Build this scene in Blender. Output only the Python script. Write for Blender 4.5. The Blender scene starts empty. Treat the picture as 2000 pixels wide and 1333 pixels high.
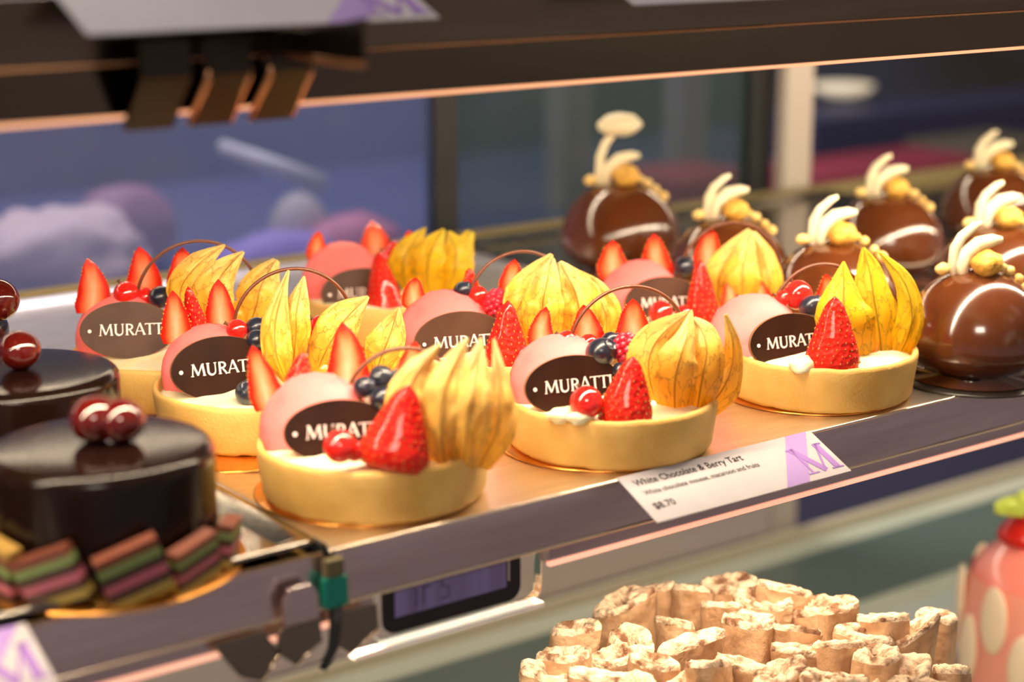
import bpy, math, random
from math import sin, cos, pi, radians, sqrt, atan2
from mathutils import Vector as V, Matrix, noise

random.seed(7)
sc = bpy.context.scene
# ---------------------------------------------------------------- camera, world, light, exposure
# millimetre frame: camera stands over (0,0) at z=200, the middle shelf top is z=0, its front edge y=459
F, PIT, YAW, H = 3497.0, radians(14), radians(36.6), 200.0
OX, OY, OZ = 400.0, 459.0, 1000.0
FW = V((sin(YAW)*cos(PIT), cos(YAW)*cos(PIT), -sin(PIT)))
RT = V((cos(YAW), -sin(YAW), 0))
UP = RT.cross(FW)
HF = V((sin(YAW), cos(YAW), 0))
CAMP = V((0, 0, H))
def ray(x, y): return FW + RT*((x-1000)/F) - UP*((y-667)/F)
def on_z(x, y, z=0.0):
    r = ray(x, y); return CAMP + r*((z-H)/r.z)
def on_y(x, y, Y):
    r = ray(x, y); return CAMP + r*(Y/r.y)
def on_h(x, y, h):
    r = ray(x, y); return CAMP + r*(h/r.dot(HF))
def m(p): return V(((p[0]-OX)/1000, (p[1]-OY)/1000, (p[2]+OZ)/1000))

cam_d = bpy.data.cameras.new('camera'); cam = bpy.data.objects.new('camera', cam_d)
sc.collection.objects.link(cam); sc.camera = cam
cam_d.lens = F/2000*36; cam_d.sensor_width = 36; cam_d.clip_start = 0.01; cam_d.clip_end = 50
cam.location = m(CAMP)
cam.rotation_euler = Matrix((RT, UP, -FW)).transposed().to_euler()
cam_d.dof.use_dof = True; cam_d.dof.focus_distance = 0.690; cam_d.dof.aperture_fstop = 5.4
cam_d.dof.aperture_blades = 9

sc.view_settings.view_transform = 'Standard'; sc.view_settings.look = 'None'
sc.view_settings.exposure = -0.42; sc.view_settings.gamma = 1.0

wd = bpy.data.worlds.new('shop'); sc.world = wd; wd.use_nodes = True
nt = wd.node_tree; nt.nodes.clear()
o_ = nt.nodes.new('ShaderNodeOutputWorld'); b_ = nt.nodes.new('ShaderNodeBackground')
tc = nt.nodes.new('ShaderNodeTexCoord'); nz = nt.nodes.new('ShaderNodeTexNoise'); cr = nt.nodes.new('ShaderNodeValToRGB')
nz.inputs['Scale'].default_value = 3.2; nz.inputs['Detail'].default_value = 1.0
nt.links.new(tc.outputs['Generated'], nz.inputs['Vector']); nt.links.new(nz.outputs['Fac'], cr.inputs['Fac'])
el = cr.color_ramp.elements
el[0].position = .36; el[0].color = (.20, .165, .155, 1)
el[1].position = .72; el[1].color = (1.7, 1.45, 1.2, 1)
for p, c in ((.46, (.28, .23, .23, 1)), (.52, (.36, .30, .32, 1)), (.58, (.62, .48, .34, 1))):
    e = el.new(p); e.color = c
nz2 = nt.nodes.new('ShaderNodeTexNoise'); nz2.inputs['Scale'].default_value = 7; nt.links.new(tc.outputs['Generated'], nz2.inputs['Vector'])
hs = nt.nodes.new('ShaderNodeHueSaturation'); hs.inputs['Saturation'].default_value = 2.2; hs.inputs['Value'].default_value = 2.0; nt.links.new(nz2.outputs['Color'], hs.inputs['Color'])
mw = nt.nodes.new('ShaderNodeMixRGB'); mw.blend_type = 'MULTIPLY'; mw.inputs['Fac'].default_value = .45
nt.links.new(cr.outputs['Color'], mw.inputs['Color1']); nt.links.new(hs.outputs['Color'], mw.inputs['Color2'])
sz = nt.nodes.new('ShaderNodeSeparateXYZ'); nt.links.new(tc.outputs['Generated'], sz.inputs[0])
mz = nt.nodes.new('ShaderNodeMapRange'); mz.inputs['From Min'].default_value = .02; mz.inputs['From Max'].default_value = -.12; nt.links.new(sz.outputs['Z'], mz.inputs['Value'])
mg = nt.nodes.new('ShaderNodeMixRGB'); nt.links.new(mz.outputs[0], mg.inputs['Fac']); nt.links.new(mw.outputs['Color'], mg.inputs['Color1']); mg.inputs['Color2'].default_value = (.72, .58, .58, 1)
nt.links.new(mg.outputs['Color'], b_.inputs['Color']); b_.inputs['Strength'].default_value = .62
nt.links.new(b_.outputs[0], o_.inputs[0])

def area(name, p, sx, sy, power, col, target=None, spread=180):
    l = bpy.data.lights.new(name, 'AREA'); l.shape = 'RECTANGLE'; l.size = sx/1000; l.size_y = sy/1000
    l.energy = power; l.color = col; l.spread = radians(spread)
    o = bpy.data.objects.new(name, l); sc.collection.objects.link(o); o.location = m(p)
    if target is not None:
        o.rotation_euler = (m(target)-m(p)).to_track_quat('-Z', 'Y').to_euler()
    return o
WARM = (1, .80, .56)
# the LED strips that sit under the front of the upper and of the middle shelf; then added fill strips at the rear and an added frontal fill
area('led_and_fill_strip', (600, 470.8, 153.5), 1700, 5, 7.2, WARM, (600, 530, 0), 160)
area('led_and_fill_strip', (600, 467, -26.5), 1700, 7, 2.4, WARM, (600, 490, -160), 150)
area('led_and_fill_strip', (700, 800, -8), 1500, 7, 2.2, (1, .9, .75))  # added fill strip that brightens the lower back
area('led_and_fill_strip', (700, 800, 150), 1500, 7, 2.2, WARM)  # added rear fill strip under the upper shelf
area('frontal_fill', (-450, -650, 800), 400, 250, 10.0, (1, .86, .70), (400, 480, 0))  # added fill from the camera side, an unseen source
area('back_room_light', (500, 1500, 1100), 900, 500, 34.0, (1, .90, .84), (500, 1250, 0))

# ---------------------------------------------------------------- helpers
def link(o): sc.collection.objects.link(o); return o
def empty(name, loc, label=None, cat=None, group=None):
    o = link(bpy.data.objects.new(name, None)); o.location = loc; o.empty_display_size = .01
    if label: o['label'] = label
    if cat: o['category'] = cat
    if group: o['group'] = group
    return o
def tag(o, label, cat, group=None, kind=None):
    if label: o['label'] = label
    if cat: o['category'] = cat
    if group: o['group'] = group
    if kind: o['kind'] = kind
    return o
class MB:
    """collects faces in the millimetre frame"""
    def __init__(s): s.v = []; s.f = []; s.mi = []; s.k = []; s.uv = []
    def add(s, verts, faces, mi=0, k=None, uv=None):
        b = len(s.v); s.v += [tuple(p) for p in verts]
        s.k += list(k) if k is not None else [0.0]*len(verts)
        s.uv += list(uv) if uv is not None else [(0, 0)]*len(verts)
        for f in faces: s.f.append(tuple(i+b for i in f)); s.mi.append(mi)
        return s
    def grid(s, pts, mi=0, closed=False, k=None, uv=None, flip=False):
        n = len(pts); w = len(pts[0]); vs = [p for r in pts for p in r]; fs = []
        for i in range(n-1):
            for j in range(w if closed else w-1):
                a, b = i*w+j, i*w+(j+1) % w
                q = (a, b, b+w, a+w); fs.append(q[::-1] if flip else q)
        return s.add(vs, fs, mi, k, uv)
    def box(s, a, b, mi=0, bev=0):
        (x0, y0, z0), (x1, y1, z1) = a, b
        vs = [(x, y, z) for z in (z0, z1) for y in (y0, y1) for x in (x0, x1)]
        return s.add(vs, [(0, 2, 3, 1), (4, 5, 7, 6), (0, 1, 5, 4), (2, 6, 7, 3), (0, 4, 6, 2), (1, 3, 7, 5)], mi)
    def prism(s, poly, d, mi=0):
        """poly: list of 3d points (closed), extruded by vector d"""
        n = len(poly); d = V(d); vs = [V(p) for p in poly]+[V(p)+d for p in poly]
        fs = [tuple(range(n))[::-1], tuple(range(n, 2*n))]+[(i, (i+1) % n, (i+1) % n+n, i+n) for i in range(n)]
        return s.add(vs, fs, mi)
    def sphere(s, c, r, mi=0, nu=20, nv=12, sc3=(1, 1, 1), bump=0, fr=.3, seed=0, rot=None):
        c = V(c); rows = []
        for i in range(nv+1):
            t = pi*i/nv; row = []
            for j in range(nu):
                a = 2*pi*j/nu
                d = V((sin(t)*cos(a), sin(t)*sin(a), cos(t)))
                rr = r*(1+(bump*noise.noise(d/fr+V((seed, 0, 0))) if bump else 0))
                q = V((d.x*sc3[0], d.y*sc3[1], d.z*sc3[2]))*rr
                if rot: q = rot @ q
                row.append(c+q)
            rows.append(row)
        return s.grid(rows, mi, True, flip=True)
    def lathe(s, c, prof, n=64, mi=0, axis=None, jit=None):
        """prof: (r, z); axis: optional rotation matrix"""
        c = V(c); rows = []
        for r, z in prof:
            row = []
            for j in range(n):
                a = 2*pi*j/n; q = V((r*cos(a), r*sin(a), z))
                if jit: q = jit(q, a)
                if axis: q = axis @ q
                row.append(c+q)
            rows.append(row)
        return s.grid(rows, mi, True)
    def tube(s, path, r, n=8, mi=0, caps=True):
        path = [V(p) for p in path]; rows = []; up = V((0, 0, 1))
        rr = r if isinstance(r, (list, tuple)) else [r]*len(path)
        pn = None
        for i, p in enumerate(path):
            t = (path[min(i+1, len(path)-1)]-path[max(i-1, 0)]).normalized()
            if pn is None: pn = t.cross(up) if abs(t.z) < .9 else t.cross(V((1, 0, 0)))
            pn = (pn - t*pn.dot(t)).normalized(); bn = t.cross(pn)
            rows.append([p+(pn*cos(2*pi*j/n)+bn*sin(2*pi*j/n))*rr[i] for j in range(n)])
        s.grid(rows, mi, True)
        if caps:
            b = len(s.v)-len(rows)*n
            s.f.append(tuple(b+j for j in range(n))[::-1]); s.mi.append(mi)
            s.f.append(tuple(b+(len(rows)-1)*n+j for j in range(n))); s.mi.append(mi)
        return s
    def build(s, name, mats, parent=None, origin=None, smooth=True, kind=None):
        o3 = V(origin) if origin is not None else None
        if parent is not None and o3 is None: o3 = ORG[parent.name]
        if o3 is None: o3 = V((OX, OY, -OZ))      # world coordinates
        me = bpy.data.meshes.new(name)
        me.from_pydata([tuple((V(p)-o3)/1000) for p in s.v], [], s.f)
        mats = mats if isinstance(mats, (list, tuple)) else [mats]
        for q in mats: me.materials.append(q)
        me.polygons.foreach_set('material_index', s.mi)
        me.polygons.foreach_set('use_smooth', [smooth]*len(s.f))
        if any(s.k):
            at = me.attributes.new('k', 'FLOAT', 'POINT'); at.data.foreach_set('value', s.k)
        if any(u != (0, 0) for u in s.uv):
            ul = me.uv_layers.new(name='UVMap')
            for lp in me.loops: ul.data[lp.index].uv = s.uv[lp.vertex_index]
        me.update()
        o = link(bpy.data.objects.new(name, me))
        if parent is not None:
            o.parent = parent; ORG[o.name] = o3
        else:
            if origin is not None: o.location = m(origin)
            ORG[o.name] = o3
        if kind: o['kind'] = kind
        return o
ORG = {}
def thing(name, p, label, cat, group=None):
    o = empty(name, m(p), label, cat, group); ORG[o.name] = V(p); return o
def bevel(o, w, seg=2, ang=35):
    b = o.modifiers.new('b', 'BEVEL'); b.width = w/1000; b.segments = seg; b.limit_method = 'ANGLE'; b.angle_limit = radians(ang)
    return o

# ---------------------------------------------------------------- materials
def mat(name, col, rough=.5, metal=0, **kw):
    q = bpy.data.materials.new(name); q.use_nodes = True; b = q.node_tree.nodes['Principled BSDF']
    b.inputs['Base Color'].default_value = (*col, 1); b.inputs['Roughness'].default_value = rough
    b.inputs['Metallic'].default_value = metal
    if 'sss' in kw:
        b.inputs['Subsurface Weight'].default_value = kw['sss']; b.inputs['Subsurface Scale'].default_value = kw.get('sc', .003)
        b.inputs['Subsurface Radius'].default_value = kw.get('rad', (1, .4, .2))
    if 'coat' in kw: b.inputs['Coat Weight'].default_value = kw['coat']; b.inputs['Coat Roughness'].default_value = kw.get('cr', .05)
    if 'trans' in kw: b.inputs['Transmission Weight'].default_value = kw['trans']; b.inputs['IOR'].default_value = kw.get('ior', 1.45)
    if 'emit' in kw: b.inputs['Emission Color'].default_value = (*kw['emit'], 1); b.inputs['Emission Strength'].default_value = kw.get('es', 1)
    if 'spec' in kw: b.inputs['Specular IOR Level'].default_value = kw['spec']
    return q
def N(q, t): return q.node_tree.nodes.new(t)
def L(q, a, b): q.node_tree.links.new(a, b)
def B(q): return q.node_tree.nodes['Principled BSDF']
def noisy(q, c2, scale, lo=.4, hi=.6, detail=4, bump=0, bscale=None, stretch=None, bd=.001):
    """mixes a second colour by noise and adds a bump"""
    t = N(q, 'ShaderNodeTexCoord'); n = N(q, 'ShaderNodeTexNoise'); n.inputs['Scale'].default_value = scale; n.inputs['Detail'].default_value = detail
    src = t.outputs['Object']
    if stretch:
        mp = N(q, 'ShaderNodeMapping'); mp.inputs['Scale'].default_value = stretch; L(q, src, mp.inputs[0]); src = mp.outputs[0]
    L(q, src, n.inputs['Vector'])
    if c2:
        r = N(q, 'ShaderNodeValToRGB'); e = r.color_ramp.elements
        e[0].position = lo; e[1].position = hi
        e[0].color = B(q).inputs['Base Color'].default_value[:]; e[1].color = (*c2, 1)
        L(q, n.outputs['Fac'], r.inputs['Fac']); L(q, r.outputs['Color'], B(q).inputs['Base Color'])
    if bump:
        n2 = N(q, 'ShaderNodeTexNoise'); n2.inputs['Scale'].default_value = bscale or scale; n2.inputs['Detail'].default_value = 5; L(q, src, n2.inputs['Vector'])
        bp = N(q, 'ShaderNodeBump'); bp.inputs['Strength'].default_value = bump; bp.inputs['Distance'].default_value = bd
        L(q, n2.outputs['Fac'], bp.inputs['Height']); L(q, bp.outputs[0], B(q).inputs['Normal'])
    return q

M_shell = noisy(mat('baked_pastry', (.60, .345, .08), .62, sss=.1, sc=.002), (.76, .48, .14), 45, .35, .65, 5, .5, 900, bd=.0006)
M_cream = noisy(mat('white_chocolate_cream', (.88, .78, .46), .38, sss=.3, sc=.004), (.93, .86, .62), 90, bump=.2, bscale=200)
M_mac = noisy(mat('pink_macaron_shell', (.92, .19, .19), .5, sss=.12, sc=.002), (.86, .155, .155), 160, .55, .7, bump=.12, bscale=1200, bd=.0004)
M_foot = noisy(mat('macaron_foot', (.78, .12, .12), .8), (.86, .24, .22), 600, bump=1, bscale=900, bd=.001)
M_mcream = mat('macaron_filling', (.85, .45, .42), .6)
M_choc = noisy(mat('dark_chocolate_plate', (.018, .006, .003), .36, spec=.25), (.026, .009, .005), 60, bump=.05, bscale=400)
M_choc2 = noisy(mat('milky_chocolate_plate', (.050, .020, .010), .42, spec=.3), (.075, .032, .018), 50, bump=.1, bscale=150)
M_chocedge = mat('chocolate_edge', (.20, .085, .035), .5)
M_letter = mat('white_print', (.93, .80, .76), .5)
M_ring = mat('chocolate_ring', (.13, .035, .012), .3, coat=.3)
M_blue = noisy(mat('blueberry_skin', (.008, .010, .022), .32, coat=.4, cr=.15), (.022, .030, .055), 130, .4, .7, bump=.1, bscale=200)
M_curr = mat('redcurrant_skin', (.78, .02, .015), .08, sss=.6, sc=.004, coat=1, cr=.04, rad=(1, .15, .08))
M_rasp = mat('raspberry_drupelets', (.66, .02, .05), .28, sss=.4, sc=.003, coat=.5, cr=.1)
M_calyx = mat('dried_calyx', (.12, .05, .02), .8)
M_berry = mat('physalis_berry', (.85, .30, .02), .25, sss=.4, sc=.005, coat=.5)
M_gold = noisy(mat('gold_cake_board', (.85, .42, .10), .28, 1), (.70, .32, .07), 60, bump=.08, bscale=400)
M_boardedge = mat('board_edge', (.45, .34, .18), .5, .6)
def steel(name, c, r, str_=(1, 1, 1), c2=None, sc_=30, bump=.05, bs=120):
    return noisy(mat(name, c, r, 1), c2 or tuple(x*.8 for x in c), sc_, .35, .65, 6, bump, bs, str_)
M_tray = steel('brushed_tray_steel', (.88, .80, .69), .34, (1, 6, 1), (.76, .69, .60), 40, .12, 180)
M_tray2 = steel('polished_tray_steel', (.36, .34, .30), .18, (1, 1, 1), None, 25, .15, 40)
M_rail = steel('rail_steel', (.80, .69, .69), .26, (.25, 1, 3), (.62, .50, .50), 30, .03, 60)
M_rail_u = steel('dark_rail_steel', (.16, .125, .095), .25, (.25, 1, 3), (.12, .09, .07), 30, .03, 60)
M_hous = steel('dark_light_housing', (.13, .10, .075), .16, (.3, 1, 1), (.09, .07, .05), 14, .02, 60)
M_edge = mat('polished_steel_edge', (.85, .70, .55), .22, 1)
M_clip = mat('clip_steel', (.045, .037, .028), .3, 1)
M_clipedge = mat('clip_lit_edge', (.85, .45, .24), .35, 1)  # copper colour stands in for LED light along the clip rims
M_dark = mat('dark_gap', (.01, .01, .012), .6)
M_lip_glow = mat('warm_lip_glow', (.9, .6, .4), .5, emit=(1, .40, .18), es=1.35)  # glow stands in for LED light caught by the housing lip
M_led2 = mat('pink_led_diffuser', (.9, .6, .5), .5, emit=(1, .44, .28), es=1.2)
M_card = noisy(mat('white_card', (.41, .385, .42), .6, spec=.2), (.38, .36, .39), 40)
M_purple = mat('purple_print', (.24, .13, .42), .5)
M_purple2 = mat('deep_purple_print', (.20, .07, .38), .5)
M_ink = mat('black_print', (.012, .009, .007), .7, spec=.1)
M_glaze = mat('dark_chocolate_glaze', (.008, .003, .002), .18, spec=.28)
M_milk = noisy(mat('milk_chocolate_glaze', (.105, .028, .008), .16, coat=.6, cr=.10), (.075, .020, .006), 30)
M_white = mat('white_chocolate_curl', (.90, .82, .58), .45, sss=.3, sc=.003)
M_nut = noisy(mat('golden_nut', (.85, .50, .08), .45, sss=.1), (.62, .33, .05), 120, bump=.8, bscale=260, bd=.002)
M_bead = noisy(mat('golden_bead', (.88, .66, .26), .4, sss=.1), (.72, .46, .12), 200, bump=.4, bscale=300)
M_cherry = mat('glazed_cherry', (.075, .004, .003), .12, sss=.2, sc=.003, coat=.8, cr=.06)
M_acr = mat('clear_acrylic', (.98, .98, .98), .03, trans=1, ior=1.2)
M_blackp = mat('black_plastic', (.012, .010, .012), .25)
M_lcd = noisy(mat('lilac_lcd', (.20, .17, .40), .25), (.12, .09, .19), 60, bump=0, stretch=(1, 1, 0))
M_seg = mat('lcd_segment', (.05, .035, .08), .4)
M_teal = mat('teal_plastic', (.0, .16, .12), .35)
M_post = mat('post_enamel', (.46, .41, .37), .5)

def skin_mat(name, a, b):
    q = mat(name, a, .5, sss=.1, sc=.002, coat=.4, cr=.07, rad=(1, .15, .08), spec=.15)
    t = N(q, 'ShaderNodeTexCoord'); vo = N(q, 'ShaderNodeTexVoronoi'); vo.inputs['Scale'].default_value = 520
    L(q, t.outputs['Object'], vo.inputs['Vector']); bp = N(q, 'ShaderNodeBump'); bp.inputs['Strength'].default_value = .55; bp.inputs['Distance'].default_value = .0012
    L(q, vo.outputs['Distance'], bp.inputs['Height']); L(q, bp.outputs[0], B(q).inputs['Normal'])
    n = N(q, 'ShaderNodeTexNoise'); n.inputs['Scale'].default_value = 60; L(q, t.outputs['Object'], n.inputs['Vector'])
    r = N(q, 'ShaderNodeValToRGB'); r.color_ramp.elements[0].color = (*a, 1); r.color_ramp.elements[1].color = (*b, 1)
    r.color_ramp.elements[0].position = .4; r.color_ramp.elements[1].position = .65
    L(q, n.outputs['Fac'], r.inputs['Fac']); L(q, r.outputs['Color'], B(q).inputs['Base Color'])
    return q
M_skin = skin_mat('strawberry_skin', (.56, .006, .004), (.66, .018, .006))
M_seed = mat('strawberry_seed', (.42, .20, .03), .5)
M_cut = mat('strawberry_flesh', (.9, .2, .1), .22, sss=.4, sc=.004, coat=.6, cr=.1, rad=(1, .4, .2))
def _():
    q = M_cut; at = N(q, 'ShaderNodeAttribute'); at.attribute_name = 'k'
    t = N(q, 'ShaderNodeTexCoord'); n = N(q, 'ShaderNodeTexNoise'); n.inputs['Scale'].default_value = 220; L(q, t.outputs['Object'], n.inputs['Vector'])
    ma = N(q, 'ShaderNodeMath'); ma.operation = 'MULTIPLY_ADD'; ma.inputs[1].default_value = .22; L(q, n.outputs['Fac'], ma.inputs[0]); L(q, at.outputs['Fac'], ma.inputs[2])
    r = N(q, 'ShaderNodeValToRGB'); e = r.color_ramp.elements
    e[0].position = .10; e[0].color = (.95, .46, .30, 1); e[1].position = 1.0; e[1].color = (.60, .012, .006, 1)
    for p, c in ((.36, (.93, .30, .15, 1)), (.62, (.88, .15, .05, 1)), (.84, (.74, .035, .012, 1))):
        x = e.new(p); x.color = c
    L(q, ma.outputs[0], r.inputs['Fac']); L(q, r.outputs['Color'], B(q).inputs['Base Color'])
_()
def husk_mat(name, base, pale, vein):
    q = bpy.data.materials.new(name); q.use_nodes = True; nt = q.node_tree; b = B(q)
    uv = N(q, 'ShaderNodeUVMap'); uv.uv_map = 'UVMap'
    sep = N(q, 'ShaderNodeSeparateXYZ'); L(q, uv.outputs[0], sep.inputs[0])
    # tip fades to a paler parchment
    r = N(q, 'ShaderNodeValToRGB'); e = r.color_ramp.elements
    e[0].position = .0; e[0].color = (*base, 1); e[1].position = 1; e[1].color = (*pale, 1)
    x = e.new(.50); x.color = tuple(base[i]*.75+pale[i]*.25 for i in range(3))+(1,)
    t = N(q, 'ShaderNodeTexCoord'); n = N(q, 'ShaderNodeTexNoise'); n.inputs['Scale'].default_value = 90; n.inputs['Detail'].default_value = 4; L(q, t.outputs['Object'], n.inputs['Vector'])
    ma = N(q, 'ShaderNodeMath'); ma.operation = 'MULTIPLY_ADD'; ma.inputs[1].default_value = .7; ma.inputs[2].default_value = -.35; L(q, n.outputs['Fac'], ma.inputs[0])
    ad = N(q, 'ShaderNodeMath'); L(q, ma.outputs[0], ad.inputs[0]); L(q, sep.outputs['Y'], ad.inputs[1]); L(q, ad.outputs[0], r.inputs['Fac'])
    # veins: net (voronoi edges) and midrib
    mp = N(q, 'ShaderNodeMapping'); mp.inputs['Scale'].default_value = (2.0, 4.6, 1); L(q, uv.outputs[0], mp.inputs[0])
    n2 = N(q, 'ShaderNodeTexNoise'); n2.inputs['Scale'].default_value = 2; L(q, mp.outputs[0], n2.inputs['Vector'])
    va = N(q, 'ShaderNodeVectorMath'); va.operation = 'ADD'; L(q, mp.outputs[0], va.inputs[0]); L(q, n2.outputs['Color'], va.inputs[1])
    vo = N(q, 'ShaderNodeTexVoronoi'); vo.feature = 'DISTANCE_TO_EDGE'; vo.inputs['Scale'].default_value = 1; L(q, va.outputs[0], vo.inputs['Vector'])
    lt = N(q, 'ShaderNodeMapRange'); lt.inputs['From Min'].default_value = .0; lt.inputs['From Max'].default_value = .06; lt.inputs['To Min'].default_value = .6; lt.inputs['To Max'].default_value = 0; L(q, vo.outputs['Distance'], lt.inputs['Value'])
    ab = N(q, 'ShaderNodeMath'); ab.operation = 'ABSOLUTE'; L(q, sep.outputs['X'], ab.inputs[0])
    mr = N(q, 'ShaderNodeMapRange'); mr.inputs['From Min'].default_value = .018; mr.inputs['From Max'].default_value = .05; mr.inputs['To Min'].default_value = .9; mr.inputs['To Max'].default_value = 0; L(q, ab.outputs[0], mr.inputs['Value'])
    mx = N(q, 'ShaderNodeMath'); mx.operation = 'MAXIMUM'; L(q, lt.outputs[0], mx.inputs[0]); L(q, mr.outputs[0], mx.inputs[1])
    mc = N(q, 'ShaderNodeMixRGB'); L(q, mx.outputs[0], mc.inputs['Fac']); L(q, r.outputs['Color'], mc.inputs['Color1']); mc.inputs['Color2'].default_value = (*vein, 1)
    L(q, mc.outputs[0], b.inputs['Base Color']); b.inputs['Roughness'].default_value = .42
    bp = N(q, 'ShaderNodeBump'); bp.inputs['Strength'].default_value = .5; bp.inputs['Distance'].default_value = .0006; L(q, mx.outputs[0], bp.inputs['Height']); L(q, bp.outputs[0], b.inputs['Normal'])
    tr = N(q, 'ShaderNodeBsdfTranslucent'); L(q, mc.outputs[0], tr.inputs['Color']); mi = N(q, 'ShaderNodeMixShader'); mi.inputs[0].default_value = .48
    L(q, b.outputs[0], mi.inputs[1]); L(q, tr.outputs[0], mi.inputs[2]); L(q, mi.outputs[0], nt.nodes['Material Output'].inputs['Surface'])
    return q
M_husk = husk_mat('physalis_husk', (.96, .58, .015), (.94, .80, .34), (.42, .20, .02))
M_husk_pale = husk_mat('pale_physalis_husk', (.93, .62, .09), (.93, .80, .42), (.45, .30, .08))
M_husk_green = husk_mat('greenish_physalis_husk', (.94, .60, .005), (.88, .72, .06), (.28, .22, .01))
M_mer = noisy(mat('toasted_meringue', (.90, .68, .47), .8), (.26, .12, .06), 150, .47, .64, 8, 1.0, 260, bd=.004)
M_merside = noisy(mat('meringue_side', (.70, .45, .26), .8), (.44, .25, .13), 80, bump=.6, bscale=260, bd=.002)

# ---------------------------------------------------------------- lettering
def ribbon(mb, pts, widths, T, th=.25, mi=0):
    """flat stroke through 2-D points; T maps (x, y, depth) to the millimetre frame"""
    pts = [V((p[0], p[1])) for p in pts]
    if not isinstance(widths, (list, tuple)): widths = [widths]*len(pts)
    l, r = [], []
    for i, p in enumerate(pts):
        d = (pts[min(i+1, len(pts)-1)]-pts[max(i-1, 0)]).normalized(); n = V((-d.y, d.x))*widths[i]/2
        l.append(p+n); r.append(p-n)
    rows = []
    for a, b in zip(l, r):
        rows.append([T(a.x, a.y, 0), T(a.x, a.y, th), T(b.x, b.y, th), T(b.x, b.y, 0)])
    mb.grid(rows, mi, True)
    b = len(mb.v)-4*len(rows)
    mb.f.append((b, b+1, b+2, b+3)); mb.mi.append(mi)
    e = b+4*(len(rows)-1); mb.f.append((e+3, e+2, e+1, e)); mb.mi.append(mi)
def arc(cx, cy, rx, ry, a0, a1, n=10): return [(cx+rx*cos(radians(a0+(a1-a0)*i/n)), cy+ry*sin(radians(a0+(a1-a0)*i/n))) for i in range(n+1)]
TK, TN = .17, .09
def glyph(ch):
    s = []
    if ch == 'M':
        s = [([(.10, 0), (.20, 1)], TN), ([(.20, 1), (.52, .08)], TK), ([(.52, .08), (.86, 1)], TN), ([(.86, 1), (.97, 0)], TK),
             ([(0, .03), (.20, .03)], .06), ([(.84, .03), (1.08, .03)], .06), ([(.08, .97), (.24, .97)], .06), ([(.82, .97), (.98, .97)], .06)]
        w = 1.10
    elif ch == 'U':
        s = [([(.16, 1), (.16, .35)]+arc(.42, .33, .26, .30, 180, 360)+[(.68, 1)], [TK]*5+[TK]*3+[.13]*3+[TN]*3), ([(.04, .97), (.28, .97)], .06), ([(.58, .97), (.78, .97)], .06)]
        w = .86
    elif ch == 'R':
        s = [([(.14, 0), (.14, 1)], TK), ([(.14, .95)]+arc(.30, .73, .24, .22, 90, -90)+[(.14, .51)], [TN, .10, .11, .13, .15, .16, .16, .16, .15, .13, .11, .10, TN]),
             ([(.30, .52), (.62, .0)], [.12, TK]), ([(.02, .03), (.26, .03)], .06)]
        w = .70
    elif ch == 'A':
        s = [([(.06, 0), (.40, 1.02)], TN), ([(.40, 1.05), (.74, 0)], TK), ([(.18, .34), (.62, .34)], .07), ([(-.02, .03), (.16, .03)], .06), ([(.62, .03), (.84, .03)], .06)]
        w = .82
    elif ch == 'T':
        s = [([(.32, 0), (.32, 1)], TK), ([(-.02, .96), (.68, .96)], .085), ([(-.02, .98), (-.01, .84)], .05), ([(.67, .98), (.66, .84)], .05), ([(.20, .03), (.44, .03)], .06)]
        w = .68
    else:
        s = [([(.14, 0), (.14, 1)], TK), ([(.02, .97), (.26, .97)], .06), ([(.02, .03), (.26, .03)], .06)]
        w = .28
    return s, w
def word(mb, txt, T, x0, y0, h, total, mi=0):
    ws = [glyph(c)[1] for c in txt]; k = total/sum(ws); x = x0
    for c, w in zip(txt, ws):
        for pts, wd_ in glyph(c)[0]:
            wl = [q*h*.92 for q in wd_] if isinstance(wd_, list) else wd_*h*.92
            if isinstance(wl, list): wl = (wl+[wl[-1]]*99)[:len(pts)]
            ribbon(mb, [(x+px*k, y0+py*h) for px, py in pts], wl, T, .18, mi)
        x += w*k
def text_faces(s, bold=0.0):
    cu = bpy.data.curves.new('t', 'FONT'); cu.body = s; cu.size = 1; cu.offset = bold; cu.resolution_u = 3
    o = bpy.data.objects.new('t', cu); link(o); bpy.context.view_layer.update()
    me = bpy.data.meshes.new_from_object(o.evaluated_get(bpy.context.evaluated_depsgraph_get()))
    vs = [(v.co.x, v.co.y) for v in me.vertices]; fs = [tuple(p.vertices) for p in me.polygons]
    bpy.data.objects.remove(o); bpy.data.curves.remove(cu); bpy.data.meshes.remove(me)
    return vs, fs
def put_text(mb, s, T, x0, y0, w, h, bold=0.0, mi=0):
    vs, fs = text_faces(s, bold); xs = [v[0] for v in vs]; a, b = min(xs), max(xs)
    mb.add([T(x0+(x-a)/(b-a)*w, y0+y/.70*h, .12) for x, y in vs], fs, mi)

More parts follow.
